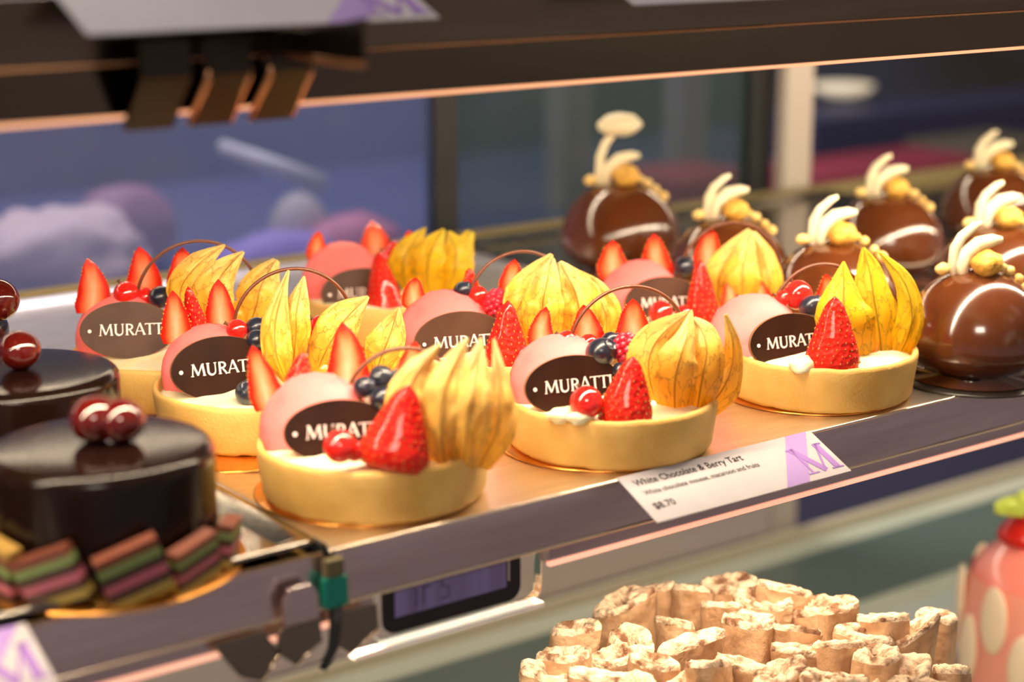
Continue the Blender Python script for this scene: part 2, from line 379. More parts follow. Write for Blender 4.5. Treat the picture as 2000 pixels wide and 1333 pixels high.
# ---------------------------------------------------------------- fruit
def frame_of(axis, toward=None):
    """side, depth directions for something standing along axis and facing the customer"""
    a = axis.normalized(); f = (toward or -HF); side = a.cross(f).normalized(); dep = side.cross(a).normalized()
    return a, -side if side.dot(RT) < 0 else side, (dep if dep.dot(-HF) > 0 else -dep)
def prof_straw(t):
    if t >= 1: return 0.0
    return (.86+.14*sin(pi/2*t/.16)) if t < .16 else (1-((t-.16)/.84)**1.25*.80)*min(1, ((1-t)/.10)**.5)
def strawberry(parent, name, base, tip, hw, kind='skin', thick=.75, toward=None, seed=0, seeds=True):
    base, tip = V(base), V(tip); ax = tip-base; a, sd, fr = frame_of(ax, toward); ln = ax.length
    mb = MB(); nt_, na = 16, 26
    P = [max(.02, prof_straw(i/nt_) if kind == 'skin' else (.84+.16*sin(pi/2*min(1, i/nt_/.2)))*(1-max(0, (i/nt_-.18)/.82)**1.45*.80)*min(1, max(0, (1-i/nt_)/.14)**.5)*(1+.07*noise.noise(V((i*.35, seed, 0))))) for i in range(nt_+1)]; mxp = max(P); P = [p/mxp for p in P]
    rnd = random.Random(seed)
    if kind == 'skin':
        rows = []
        for i in range(nt_+1):
            r = hw*P[i]; c = base+a*(ln*i/nt_)
            rows.append([c+(sd*cos(q)+fr*sin(q)*thick)*r*(1+.05*noise.noise(V((cos(q)*2, sin(q)*2, i*.3+seed)))) for q in [2*pi*j/na for j in range(na)]])
        mb.grid(rows, 0, True)
        mb.f.append(tuple(range(na))[::-1]); mb.mi.append(0)
        if seeds:
            for i in range(11):
                t = .06+.085*i; r = hw*P[min(nt_, int(round(t*nt_)))]
                cnt = max(3, int(2*pi*r/3.3))
                for j in range(cnt):
                    q = 2*pi*(j+.5*(i % 2)+rnd.uniform(-.12, .12))/cnt
                    p = base+a*ln*(t+rnd.uniform(-.012, .012))+(sd*cos(q)+fr*sin(q)*thick)*r*1.0
                    n = (sd*cos(q)+fr*sin(q)/thick).normalized()
                    mb.sphere(p, .42, 1, 6, 4, (.7, .7, 1.2))
        mats = [M_skin, M_seed]
    else:
        rows, ks = [], []; bend = rnd.uniform(-.14, .14)*hw*2; hw *= 1.12
        for i in range(nt_+1):
            r = hw*P[i]; c = base+a*(ln*i/nt_)+sd*bend*sin(pi*i/nt_); row = []
            for j in range(15):
                s_ = -1+2*j/14
                row.append(c+sd*r*s_+fr*(.10*r*(1-s_*s_))); ks.append(max(abs(s_), (i/nt_)**3))
            rows.append(row)
        mb.grid(rows, 0, False, k=ks)
        rows = []
        for i in range(nt_+1):
            r = hw*P[i]; c = base+a*(ln*i/nt_)+sd*bend*sin(pi*i/nt_)
            rows.append([c+sd*r*cos(q)-fr*r*sin(q)*thick*.8 for q in [pi*j/14 for j in range(15)]])
        mb.grid(rows, 1, False)
        # seeds showing as a row along both cut edges
        for i in range(2, nt_-1, 1):
            for sg in (-1, 1):
                if rnd.random() < .35: continue
                c = base+a*(ln*(i+rnd.random()*.5)/nt_)+sd*(sg*hw*P[i]*.985+bend*sin(pi*i/nt_))
                mb.sphere(c, .36, 2, 6, 4)
        mats = [M_cut, M_skin, M_seed]
    return mb.build(name, mats, parent)
def petal(mb, mid, hws, cup, seed=0, wav=.6, fwd=None):
    """a leaf-like husk lobe along mid (3-D points), half-widths hws; its edges curl back by cup"""
    n = 22; w = 15
    def samp(lst, t):
        x = t*(len(lst)-1); i = min(int(x), len(lst)-2); f = x-i
        g = lambda k: lst[max(0, min(len(lst)-1, k))]
        p0, p1, p2, p3 = g(i-1), g(i), g(i+1), g(i+2)
        return (p1*2+(p2-p0)*f+(p0*2-p1*5+p2*4-p3)*f*f+(p1*3-p0-p2*3+p3)*f*f*f)*.5
    rows, uvs = [], []
    for i in range(n+1):
        t = i/n; c = samp(mid, t); h = max(.25, samp(hws, t)); d = (samp(mid, min(1, t+.03))-samp(mid, max(0, t-.03)))
        a, sd, fr = frame_of(d, fwd)
        row = []
        for j in range(w):
            s_ = -1+2*j/(w-1)
            wv = wav*(1.5*noise.noise(V((s_*1.3, t*3.2, seed*7.3)))+1.0*noise.noise(V((s_*3.4, t*7, seed*2.3))))*min(1, h/4)
            rib = .35*math.exp(-(s_/.12)**2)
            row.append(c+sd*h*s_*(1+.12*noise.noise(V((s_*.6, t*4.5, seed*3.1)))+.07*abs(s_)*noise.noise(V((s_, t*17, seed*5.)))) + fr*(-cup*.55*abs(s_)**1.8*h/8+wv+rib)); uvs.append((s_, t))
        rows.append(row)
    mb.grid(rows, 0, False, uv=uvs)

# ---------------------------------------------------------------- berry tarts
def tart(key, cx, cy, label, board_label, D):
    C = V((cx, cy, 0)); hd = C.dot(HF); S = F/((C-CAMP).dot(FW))          # S: pixels per mm
    bu, bv = {'B': (-7, -13), 'C': (-4, -9), 'A': (-3.5, 1.5), 'D': (-4.5, 1.5), 'G': (-3, 1)}.get(key, (-1, 0)); bc = RT*bu+HF*bv; bR = 38.4 if key in 'ADG' else 41.4
    bo = MB().lathe((cx+bc.x, cy+bc.y, 0), [(0, .0), (bR-.8, .0), (bR, .45), (bR-.8, .9), (0, .9)], 72)
    b = bo.build('cake_board', M_gold, None, (cx, cy, 0)); tag(b, board_label, 'cake board', 'gold boards under the berry tarts')
    R = thing('berry_tart', (cx, cy, .9), label, 'tart', 'berry tarts on the steel tray')
    at = lambda x, y, v: on_h(x, y, hd+v)
    rnd = random.Random(ord(key))
    # pastry case
    def jit(q, a):
        n = noise.noise(V((cos(a)*2.2+ord(key), sin(a)*2.2, q.z*.05)))
        k = 1+.010*n; z = q.z
        if q.z > 15: z += .5*noise.noise(V((cos(a)*5, sin(a)*5, ord(key)*3.)))
        if q.z < 2: z += max(0, .8*noise.noise(V((cos(a)*9, sin(a)*9, ord(key)*1.))))
        return V((q.x*k, q.y*k, z))
    MB().lathe((cx, cy, .9), [(0, 0), (35.6, 0), (37.4, .4), (38.2, 2), (38.9, 8), (39.5, 13), (40, 17), (39.8, 18.4), (39.0, 19), (38.0, 18.8), (37.5, 17.8), (37.2, 15), (0, 14)], 120, jit=jit).build('pastry_case', M_shell, R)
    def cj(q, a):
        rr = sqrt(q.x**2+q.y**2)
        return V((q.x, q.y, q.z+(1.1*noise.noise(V((q.x*.12, q.y*.12, ord(key)*2.)))*(1 if rr > 3 else 0))))
    MB().lathe((cx, cy, .9), [(37.4, 15.5), (36, 16.4), (32, 17.3), (26, 17.8), (20, 18.6), (12, 20.5), (5, 22), (.01, 22)], 64, jit=cj).build('cream_filling', M_cream, R)
    # macaron, leaning back
    x, y, rp = D['mac']; v = D.get('macv', -3); rm = rp/S
    c = at(x, y, v); tilt = radians(D.get('mtilt', 64)); yaw = YAW - radians(D.get('myaw', -12))
    nrm = V((-sin(yaw)*sin(tilt), -cos(yaw)*sin(tilt), cos(tilt)))
    q = nrm.to_track_quat('Z', 'Y').to_matrix()
    T = thing_part('macaron', R)
    MB().lathe(c, [(0, -9.5), (rm*.6, -9), (rm*.93, -7), (rm, -5.5), (rm*.97, -4.5)], 48, axis=q).build('bottom_shell', M_mac, T)
    MB().lathe(c, [(rm*.90, -4.6), (rm*.93, -3.3), (rm*.90, -2)], 48, axis=q).build('filling', M_mcream, T)
    fj = lambda q_, a: V((q_.x, q_.y, q_.z))*(1+.03*noise.noise(V((cos(a)*14, sin(a)*14, q_.z))))
    MB().lathe(c, [(rm*.9, -2), (rm*1.01, -1.9), (rm*1.02, -.4), (rm*.985, .3)], 90, axis=q, jit=fj).build('ruffled_foot', M_foot, T)
    MB().lathe(c, [(rm*.985, .2), (rm*.985, 1.2), (rm*.93, 3.0), (rm*.80, 4.8), (rm*.6, 6.1), (rm*.35, 6.9), (.01, 7.2)], 64, axis=q).build('top_shell', M_mac, T)
    # oval chocolate plate with lettering
    x, y, sx, sy = D['disc']; v = D.get('dv', -14); c = at(x, y, v); dy = YAW - radians(D.get('dyaw', 20))
    ex = V((cos(dy), -sin(dy), 0)); dt = radians(D.get('dtilt', 14)); back = V((sin(dy), cos(dy), 0))
    ey = (V((0, 0, 1))*cos(dt)+back*sin(dt)); ez = ex.cross(ey)
    a_ = sx/S/cos(radians(D.get('dyaw', 20))); b_ = sy/S/cos(dt-PIT)
    Td = lambda px, py, d: c+ex*px+ey*py+ez*(d+.75)
    mb = MB()
    ring = [2*pi*i/56 for i in range(56)]
    prof = [(.02, -.75), (.985, -.75), (1, -.5), (1, .45), (.985, .7)]
    mb.grid([[c+ex*a_*k*cos(t)+ey*b_*k*sin(t)+ez*z for t in ring] for k, z in prof], 1, True)
    mb.grid([[c+ex*a_*k*cos(t)+ey*b_*k*sin(t)+ez*.7 for t in ring] for k in (.985, .6, .3, .001)], 0, True)
    pl = mb.build('chocolate_plate', [M_choc2 if key in 'CFHE' else M_choc, M_chocedge], R)
    mb = MB(); word(mb, 'MURATTI', Td, -a_*.60, -2.2, 4.6, a_*1.42)
    mb.add([Td(-a_*.79+.75*cos(t), -.2+.75*sin(t), .15) for t in [2*pi*i/16 for i in range(16)]], [tuple(range(16))])
    mb.build('lettering', M_letter, pl, smooth=False)
    # fruit
    for it in D.get('straw', []):
        (x0, y0), (x1, y1), hw, kd, v0, v1 = it[:6]; 
        strawberry(R, 'strawberry' if kd == 'skin' else 'strawberry_slice', at(x0, y0, v0), at(x1, y1, v1), hw/S, kd, .7, None, rnd.random()*50)
    for x, y, r, v in D.get('blue', []):
        c = at(x, y, v); r /= S; mb = MB(); mb.sphere(c, r, 0, 26, 16, (1, 1, .9), rot=Matrix.Rotation(rnd.uniform(-.6, .6), 3, 'X'))
        d = (V((rnd.uniform(-.8, .8), -.6, rnd.uniform(.2, .9)))).normalized(); qq = d.to_track_quat('Z', 'Y').to_matrix()
        mb.lathe(c+d*r*.86, [(r*.40, -.6), (r*.42, r*.16), (r*.34, r*.20), (r*.28, r*.04), (.01, 0)], 10, 0, qq, jit=lambda p, a: p*(1+.12*cos(5*a)))
        mb.build('blueberry', M_blue, R)
    for x, y, r, v in D.get('curr', []):
        c = at(x, y, v); r /= S; mb = MB(); mb.sphere(c, r, 0, 28, 18)
        d = (RT*rnd.uniform(-.9, -.2)+V((0, 0, rnd.uniform(.3, .9)))).normalized()
        mb.lathe(c+d*r*.95, [(.7, -.3), (.55, .8), (.9, 1.6), (.3, 1.2)], 6, 1, d.to_track_quat('Z', 'Y').to_matrix())
        mb.build('redcurrant', [M_curr, M_calyx], R)
    for x, y, r, v in D.get('rasp', []):
        c = at(x, y, v); r /= S; mb = MB(); mb.sphere(c, r*.78, 0, 16, 10, (1, 1, 1.1))
        for i in range(46):
            zz = 1-2*(i+.5)/46; a = i*2.39996; rr = sqrt(1-zz*zz)
            mb.sphere(c+V((rr*cos(a)*r*.80, rr*sin(a)*r*.80, zz*r*.92)), r*.25, 0, 10, 7)
        mb.build('raspberry', M_rasp, R)
    # chocolate arch
    if 'arch' in D:
        x, y, r, v = D['arch']; c = at(x, y, v); r /= S; a0, a1 = D.get('aspan', (-38, 218))
        ah = RT*cos(radians(18))+HF*sin(radians(18))
        pts = [c+(ah*cos(t)*1.03+V((0, 0, 1))*sin(t)*1.02)*r for t in [radians(a0+(a1-a0)*i/48) for i in range(49)]]
        pts = [p for p in pts if p.z > 19]
        MB().tube(pts, .72, 8).build('chocolate_arch', M_ring, R)
    # physalis: berry and husk lobes
    if 'husk' in D:
        HT = thing_part('physalis', R)
        x, y, r, v = D['pb']; c = at(x, y, v); MB().sphere(c, r/S, 0, 24, 16).build('physalis_berry', M_berry, HT)
        for i, (mid, hws, vs, cup) in enumerate(D['husk']):
            vv = vs if isinstance(vs, (list, tuple)) else [vs]*len(mid)
            mb = MB(); petal(mb, [at(p[0], p[1], q_) for p, q_ in zip(mid, vv)], [h/S for h in hws], cup, seed=i+ord(key), wav=D.get('wav', 1.1))
            o = mb.build('husk_lobe', D.get('hm', M_husk), HT); so = o.modifiers.new('s', 'SOLIDIFY'); so.thickness = .00022; so.offset = 0
            ss = o.modifiers.new('u', 'SUBSURF'); ss.levels = 1; ss.render_levels = 1
    # dabs of cream at the front
    for x, y, r, v in D.get('dab', []):
        c = at(x, y, v); MB().sphere(c, r/S, 0, 18, 12, (1.5, 1, .75), .35, .8, ord(key)).build('cream_dab', M_cream, R)
    return R
def thing_part(name, parent):
    o = link(bpy.data.objects.new(name, None)); o.empty_display_size = .005; o.parent = parent; ORG[o.name] = ORG[parent.name]; return o

TARTS = [
 ('A', 312, 499.5, 'berry tart at the front corner, pale husk and redcurrant before its dark plate',
  'gold cake board under the tart at the front corner beside the dark glazed cakes', dict(
  mac=(612, 836, 108), disc=(662, 843, 103, 60), dyaw=12,
  straw=[((764, 914), (799, 753), 66, 'skin', -33, -29), ((527, 800), (492, 676), 30, 'cut', 2, 4), ((584, 752), (592, 688), 28, 'skin', 10, 12),
         ((676, 772), (668, 629), 41, 'cut', 20, 24), ((806, 745), (812, 668), 26, 'cut', 16, 18)],
  curr=[(664, 873, 31, -36), (692, 882, 20, -33)], blue=[(712, 757, 23, -3), (745, 738, 25, 2), (748, 779, 26, -8), (776, 742, 20, 4)],
  arch=(785, 790, 110, 8), aspan=(-10, 200), hm=M_husk_pale, wav=1.6, pb=(880, 850, 38, -14),
  husk=[([(850, 915), (812, 860), (795, 790), (815, 728), (861, 672)], [26, 46, 46, 27, 2], [-16, -18, -16, -12, -8], 5),
        ([(872, 920), (862, 850), (868, 775), (888, 712), (914, 660)], [28, 44, 42, 25, 2], [-20, -30, -30, -22, -14], 7),
        ([(905, 920), (912, 850), (922, 780), (930, 715), (940, 660)], [28, 44, 42, 24, 2], [-20, -30, -28, -20, -12], 7),
        ([(935, 916), (968, 850), (976, 785), (974, 725), (964, 662)], [22, 38, 30, 14, 2], [-16, -18, -16, -10, -4], 5),
        ([(890, 890), (900, 820), (900, 760), (905, 700)], [30, 60, 58, 25], [0, 6, 6, 2], 3)])),
 ('B', 316, 588, 'berry tart behind the corner tart, upright narrow husk lobe beside its plate',
  'gold cake board under the middle tart of the left column', dict(
  mac=(403, 723, 91), disc=(430, 720, 88, 61), dyaw=24,
  straw=[((346, 672), (337, 568), 28, 'cut', 2, 2), ((384, 645), (367, 560), 22, 'skin', 8, 8), ((434, 648), (426, 546), 29, 'cut', 12, 13), ((600, 690), (612, 640), 24, 'cut', 8, 8)],
  curr=[(463, 645, 21, 0), (624, 637, 20, 8), (613, 664, 18, 2)], blue=[(501, 640, 22, 2), (502, 664, 21, -6), (487, 768, 27, -27)],
  arch=(574, 640, 114, 8), pb=(640, 725, 38, 0), hm=M_husk, wav=1.6,
  husk=[([(562, 750), (542, 700), (536, 640), (548, 580), (564, 528)], [5, 28, 28, 13, 2], [-20, -22, -18, -14, -10], 6),
        ([(572, 730), (578, 650), (580, 600), (594, 540)], [14, 27, 24, 2], [-10, -14, -10, -6], 5),
        ([(615, 735), (640, 680), (675, 625), (720, 580)], [14, 38, 38, 3], [-6, -8, -4, 2], 5),
        ([(730, 738), (748, 690), (764, 648), (779, 601)], [16, 40, 31, 2], [2, 0, 4, 6], 6),
        ([(640, 750), (650, 710), (665, 670)], [30, 50, 35], [6, 10, 10], 3)])),
 ('C', 313, 656, 'berry tart farthest back in the left column, scuffed brown plate',
  'gold cake board under the farthest tart of the left column', dict(
  mac=(230, 655, 86), disc=(250, 645, 89, 54), dyaw=8,
  straw=[((180, 612), (171, 505), 32, 'cut', 0, 2), ((278, 592), (272, 482), 34, 'cut', 14, 14), ((362, 575), (356, 483), 31, 'cut', 18, 18)],
  curr=[(247, 575, 25, 2), (284, 582, 20, 4)], blue=[(314, 581, 24, 0)],
  arch=(388, 588, 116, 10), pb=(450, 620, 34, 2), hm=M_husk, wav=1.4,
  husk=[([(368, 620), (352, 570), (384, 520), (440, 479)], [14, 28, 25, 2], [-8, -10, -6, 0], 5),
        ([(405, 650), (412, 590), (432, 540), (476, 492)], [30, 42, 32, 3], [-10, -14, -10, -4], 6),
        ([(480, 660), (500, 600), (512, 555), (540, 508)], [28, 44, 40, 7], [0, -2, 2, 6], 6)])),
 ('D', 413.5, 495, 'berry tart directly behind the price card, round veined husk, sharp lettering',
  'gold cake board under the tart behind the price card', dict(
  mac=(1092, 748, 97), disc=(1118, 753, 92, 57), dyaw=22,
  straw=[((1218, 831), (1237, 697), 51, 'skin', -32, -29), ((1057, 680), (1067, 600), 24, 'cut', 6, 7), ((1142, 690), (1140, 596), 34, 'cut', 14, 15), ((1242, 680), (1236, 584), 34, 'cut', 16, 17)],
  curr=[(1145, 787, 31, -34), (1108, 668, 22, 4), (1150, 674, 21, 5)], blue=[(1174, 689, 31, -4), (1192, 666, 19, 6), (1212, 724, 16, -10)],
  rasp=[(1224, 682, 29, -2)], dab=[(1100, 812, 22, -33), (1135, 815, 20, -36)],
  arch=(1228, 680, 120, 10), pb=(1360, 765, 40, -4), hm=M_husk, wav=.5,
  husk=[([(1288, 800), (1270, 748), (1268, 700), (1292, 655), (1345, 610)], [14, 34, 42, 30, 3], [-12, -12, -10, -8, -8], 5),
        ([(1318, 808), (1318, 750), (1328, 700), (1342, 655), (1351, 606)], [34, 42, 38, 20, 2], [-14, -24, -25, -19, -9], 6),
        ([(1360, 808), (1370, 748), (1380, 690), (1372, 650), (1353, 622)], [26, 42, 36, 25, 5], [-12, -18, -17, -12, -8], 6),
        ([(1376, 806), (1412, 760), (1430, 712), (1429, 662), (1417, 615)], [26, 38, 22, 13, 3], [-8, -10, -8, -10, -14], 5),
        ([(1330, 790), (1340, 730), (1345, 670), (1350, 630)], [50, 75, 66, 20], [12, 16, 12, 4], 3)])),
 ('E', 423, 580, 'berry tart in the middle of the tray, wide torn husk spreading right',
  'gold cake board under the tart in the middle of the tray', dict(
  mac=(865, 655, 90), disc=(902, 668, 90, 58), dyaw=16,
  straw=[((988, 722), (992, 588), 42, 'skin', -28, -26), ((812, 602), (812, 542), 24, 'cut', 4, 4), ((920, 572), (916, 524), 18, 'skin', 12, 12), ((1008, 590), (1005, 506), 28, 'cut', 14, 14)],
  curr=[(933, 579, 20, 4), (955, 600, 18, 2)], blue=[(904, 567, 18, 4)], rasp=[(972, 594, 27, 0)],
  arch=(1015, 596, 104, 10), pb=(1080, 625, 34, 2), hm=M_husk, wav=1.8,
  husk=[([(1000, 660), (1012, 605), (1040, 552), (1078, 497)], [14, 32, 33, 4], [-10, -12, -6, 0], 5),
        ([(1060, 680), (1060, 605), (1068, 550), (1080, 505)], [32, 42, 30, 6], [-14, -18, -10, -2], 6),
        ([(1115, 670), (1130, 610), (1120, 562), (1092, 512)], [30, 45, 36, 5], [-4, -8, -2, 2], 5),
        ([(1180, 672), (1184, 620), (1160, 572), (1112, 538)], [18, 32, 27, 16], [4, 2, 6, 8], 4)])),
 ('F', 441, 694, 'berry tart farthest back in the middle column, bulbous closed husk with three points',
  'gold cake board under the farthest tart of the middle column', dict(
  mac=(665, 548, 77), disc=(706, 573, 75, 48), dyaw=14,
  straw=[((758, 632), (738, 494), 38, 'skin', -25, -20), ((622, 512), (622, 452), 20, 'cut', 3, 3), ((730, 528), (726, 432), 35, 'cut', 10, 12), ((800, 510), (798, 450), 19, 'cut', 16, 16)],
  curr=[(770, 487, 16, 6), (756, 505, 16, 2)], pb=(850, 540, 30, 2), hm=M_husk_green, wav=.8,
  husk=[([(800, 575), (787, 530), (796, 490), (832, 445)], [20, 30, 25, 2], [-4, -8, -6, 0], 5),
        ([(840, 578), (834, 528), (845, 485), (868, 448)], [30, 32, 28, 3], [-10, -16, -14, -6], 6),
        ([(872, 575), (888, 528), (890, 490), (876, 452)], [22, 35, 30, 3], [-8, -12, -8, -4], 6),
        ([(895, 560), (905, 520), (908, 480), (920, 452)], [10, 18, 18, 9], [2, 0, 2, 6], 4)])),
 ('G', 528.5, 499, 'berry tart at the right front of the tray, bright yellow open husk',
  'gold cake board under the tart at the right front of the tray', dict(
  mac=(1472, 660, 87), disc=(1543, 668, 83, 54), dyaw=24,
  straw=[((1625, 727), (1631, 580), 51, 'skin', -32, -29), ((1612, 590), (1613, 536), 20, 'cut', 16, 16)],
  curr=[(1558, 577, 29, 4), (1530, 584, 16, 2)], blue=[(1584, 600, 24, -2)], dab=[(1570, 712, 22, -34)],
  arch=(1600, 618, 101, 8), pb=(1680, 668, 38, -4), hm=M_husk_green, wav=.7,
  husk=[([(1680, 706), (1660, 650), (1648, 600), (1647, 555), (1648, 511)], [42, 58, 52, 26, 2], [-14, -20, -18, -12, -8], 6),
        ([(1722, 702), (1716, 640), (1706, 580), (1698, 530), (1686, 484)], [30, 38, 38, 27, 3], [-4, -6, -4, 0, 2], 5),
        ([(1752, 702), (1776, 650), (1780, 600), (1762, 545), (1717, 493)], [26, 28, 24, 17, 2], [-2, -8, -8, -6, -4], 5),
        ([(1690, 690), (1700, 620), (1705, 560)], [50, 60, 30], [10, 12, 10], 3)])),
 ('H', 533, 587, 'berry tart at the right back of the tray, thin arch over a peaked blurred husk',
  'gold cake board under the tart at the right back of the tray', dict(
  mac=(1247, 585, 78), disc=(1297, 592, 76, 50), dyaw=10,
  straw=[((1372, 636), (1368, 508), 33, 'skin', -25, -22), ((1200, 545), (1197, 470), 28, 'cut', 3, 3), ((1286, 545), (1277, 457), 29, 'cut', 9, 9), ((1386, 540), (1388, 444), 31, 'cut', 12, 13),
         ((1425, 606), (1422, 548), 18, 'cut', -14, -12), ((1485, 610), (1480, 546), 30, 'cut', -10, -8)],
  curr=[(1290, 612, 23, -29), (1335, 615, 17, -28)], blue=[(1336, 521, 20, 4)],
  arch=(1425, 541, 105, 12), pb=(1450, 560, 32, 2), hm=M_husk, wav=.8,
  husk=[([(1400, 610), (1404, 545), (1428, 500), (1466, 449)], [20, 30, 26, 5], [-4, -8, -4, 0], 5),
        ([(1450, 615), (1450, 550), (1455, 500), (1468, 451)], [36, 40, 28, 6], [-8, -14, -8, -2], 6),
        ([(1500, 612), (1503, 556), (1490, 502), (1470, 454)], [24, 26, 24, 6], [-2, -6, -2, 0], 5)])),
]

# ---------------------------------------------------------------- the case: shelves, rails, lights
XL, XR = -500, 1700
def bx(name, a, b, mt, parent=None, bv=0, origin=None, kind=None):
    o = MB().box(a, b).build(name, mt, parent, origin, smooth=False, kind=kind)
    if bv: bevel(o, bv)
    return o
S2 = thing('display_shelf', (400, 459, -3), 'middle steel shelf of the case, holding the berry tarts', 'shelf')
bx('shelf_plate', (XL, 462, -4), (XR, 857, -1.3), M_tray2, S2)
bx('front_rail', (271, 459, -18), (XR, 460.4, -.2), M_rail, S2, .3)
bx('front_rail', (XL, 459, -18), (267, 460.4, -.2), M_rail, S2, .3)
MB().tube([(271, 459.4, -.2), (XR, 459.4, -.2)], .55, 10).build('rail_lip', M_edge, S2)
MB().tube([(XL, 459.4, -.2), (267, 459.4, -.2)], .55, 10).build('rail_lip', M_edge, S2)
for a_, b_ in ((XL, 286), (358, XR)):
    bx('light_housing', (a_, 460.6, -25), (b_, 465, -17), M_rail, S2)
    bx('glow_strip', (a_, 460, -26), (b_, 462, -24.2), M_led2, S2)['label'] = 'pinkish glowing strip'
MB().tube([(XL, 459.2, -18.4), (XR, 459.2, -18.4)], .7, 10).build('rail_lip', M_edge, S2)
bx('back_edge', (XL, 852, -3), (XR, 857, 6), mat('olive_edge', (.26, .21, .10), .4, .5), S2)
S3 = thing('display_shelf', (400, 459, 155), 'upper dark shelf of the case, over the tarts', 'shelf')
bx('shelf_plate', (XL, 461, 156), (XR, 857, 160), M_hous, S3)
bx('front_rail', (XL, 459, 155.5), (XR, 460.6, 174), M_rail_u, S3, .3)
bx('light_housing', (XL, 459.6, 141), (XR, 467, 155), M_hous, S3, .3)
MB().tube([(XL, 459.0, 155.2), (XR, 459.0, 155.2)], .45, 10).build('rail_lip', mat('orange_glint_lip', (.75, .38, .18), .35, 1), S3)  # orange metal imitates warm light reflected along the steel edge
bx('glow_strip', (XL, 459.3, 140), (XR, 461, 141.2), M_lip_glow, S3)['label'] = 'orange glowing strip standing for LED light on the lip'
# lower shelf
S1 = thing('display_shelf', (400, 400, -252), 'lower green glass shelf of the case, below the tarts', 'shelf')
M_green = noisy(mat('green_glass_shelf', (.40, .41, .33), .3), (.33, .36, .29), 4)
bx('shelf_plate', (XL, 250, -256), (XR, 857, -250), M_green, S1)
bx('back_edge', (XL, 850, -252), (XR, 857, -243), mat('cream_edge', (.50, .44, .32), .4, .2), S1)
for k, (y0, y1, c) in enumerate([(745, 825, (.07, .10, .085)), (655, 720, (.36, .40, .38)), (600, 650, (.20, .19, .11))]):  # flat strips of different tone added across the lower shelf
    t = bx('tone_strip', (XL, y0, -250), (XR, y1, -248.5), mat('strip_tone_%d' % k, c, .3), None, .3)
    tag(t, ('dark green flat strip at the back of the lower shelf', 'grey flat strip in the middle of the lower shelf', 'olive flat strip on the lower shelf nearest the meringue cake')[k], 'tray')

# trays on the middle shelf
def tray(x0, x1, y0, y1, label, mt, front_lip, zl=3.5, w=9):
    t = thing('display_tray', ((x0+x1)/2, y0, 0), label, 'tray', 'steel trays on the middle shelf')
    mb = MB(); n = w
    fy = y0+(n if front_lip else .6)
    inner = [(x0+n, fy), (x1-n, fy), (x1-n, y1-n), (x0+n, y1-n)]
    def rr(p0, p1, r):
        (a, b), (c, d) = p0, p1; out = []
        for cx_, cy_, s0 in ((a+r, b+r, 180), (c-r, b+r, 270), (c-r, d-r, 0), (a+r, d-r, 90)):
            out += [(cx_+r*cos(radians(s0+i*15)), cy_+r*sin(radians(s0+i*15))) for i in range(7)]
        return out
    A = rr((x0+n, fy), (x1-n, y1-n), 3); Bo = rr((x0+3, y0+(3 if front_lip else .3)), (x1-3, y1-3), 3.5 if front_lip else .5); Co = rr((x0, y0), (x1, y1), 5 if front_lip else .5)
    ze = zl
    def lift(p):                                    # the front side of the tart tray lies flat to its edge
        return ze if (front_lip or p[1] > y0+6) else -.1
    mb.add([(p[0], p[1], -.0) for p in A], [tuple(range(len(A)))])
    rows = [[V((p[0], p[1], 0)) for p in A], [V((p[0], p[1], lift(p))) for p in Bo], [V((p[0], p[1], lift(p)-.1)) for p in Co], [V((p[0], p[1], lift(p)-1.0)) for p in Co]]
    mb.grid(rows, 0, True, flip=True)
    mb.build('tray_base', mt, t)
    return t
tray(270.5, 579, 460.4, 850, 'steel tray under the berry tarts, flat front edge', M_tray, False)
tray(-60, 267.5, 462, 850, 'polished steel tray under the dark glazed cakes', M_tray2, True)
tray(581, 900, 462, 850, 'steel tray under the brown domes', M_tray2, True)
g = bx('gap_shade', (268.2, 461, -3), (269.8, 850, 1.8), M_dark); tag(g, 'dark strip for shade in the gap between the cake tray and the tart tray', 'strip')  # painted dark for the shade between the two trays

for a in TARTS: tart(*a)

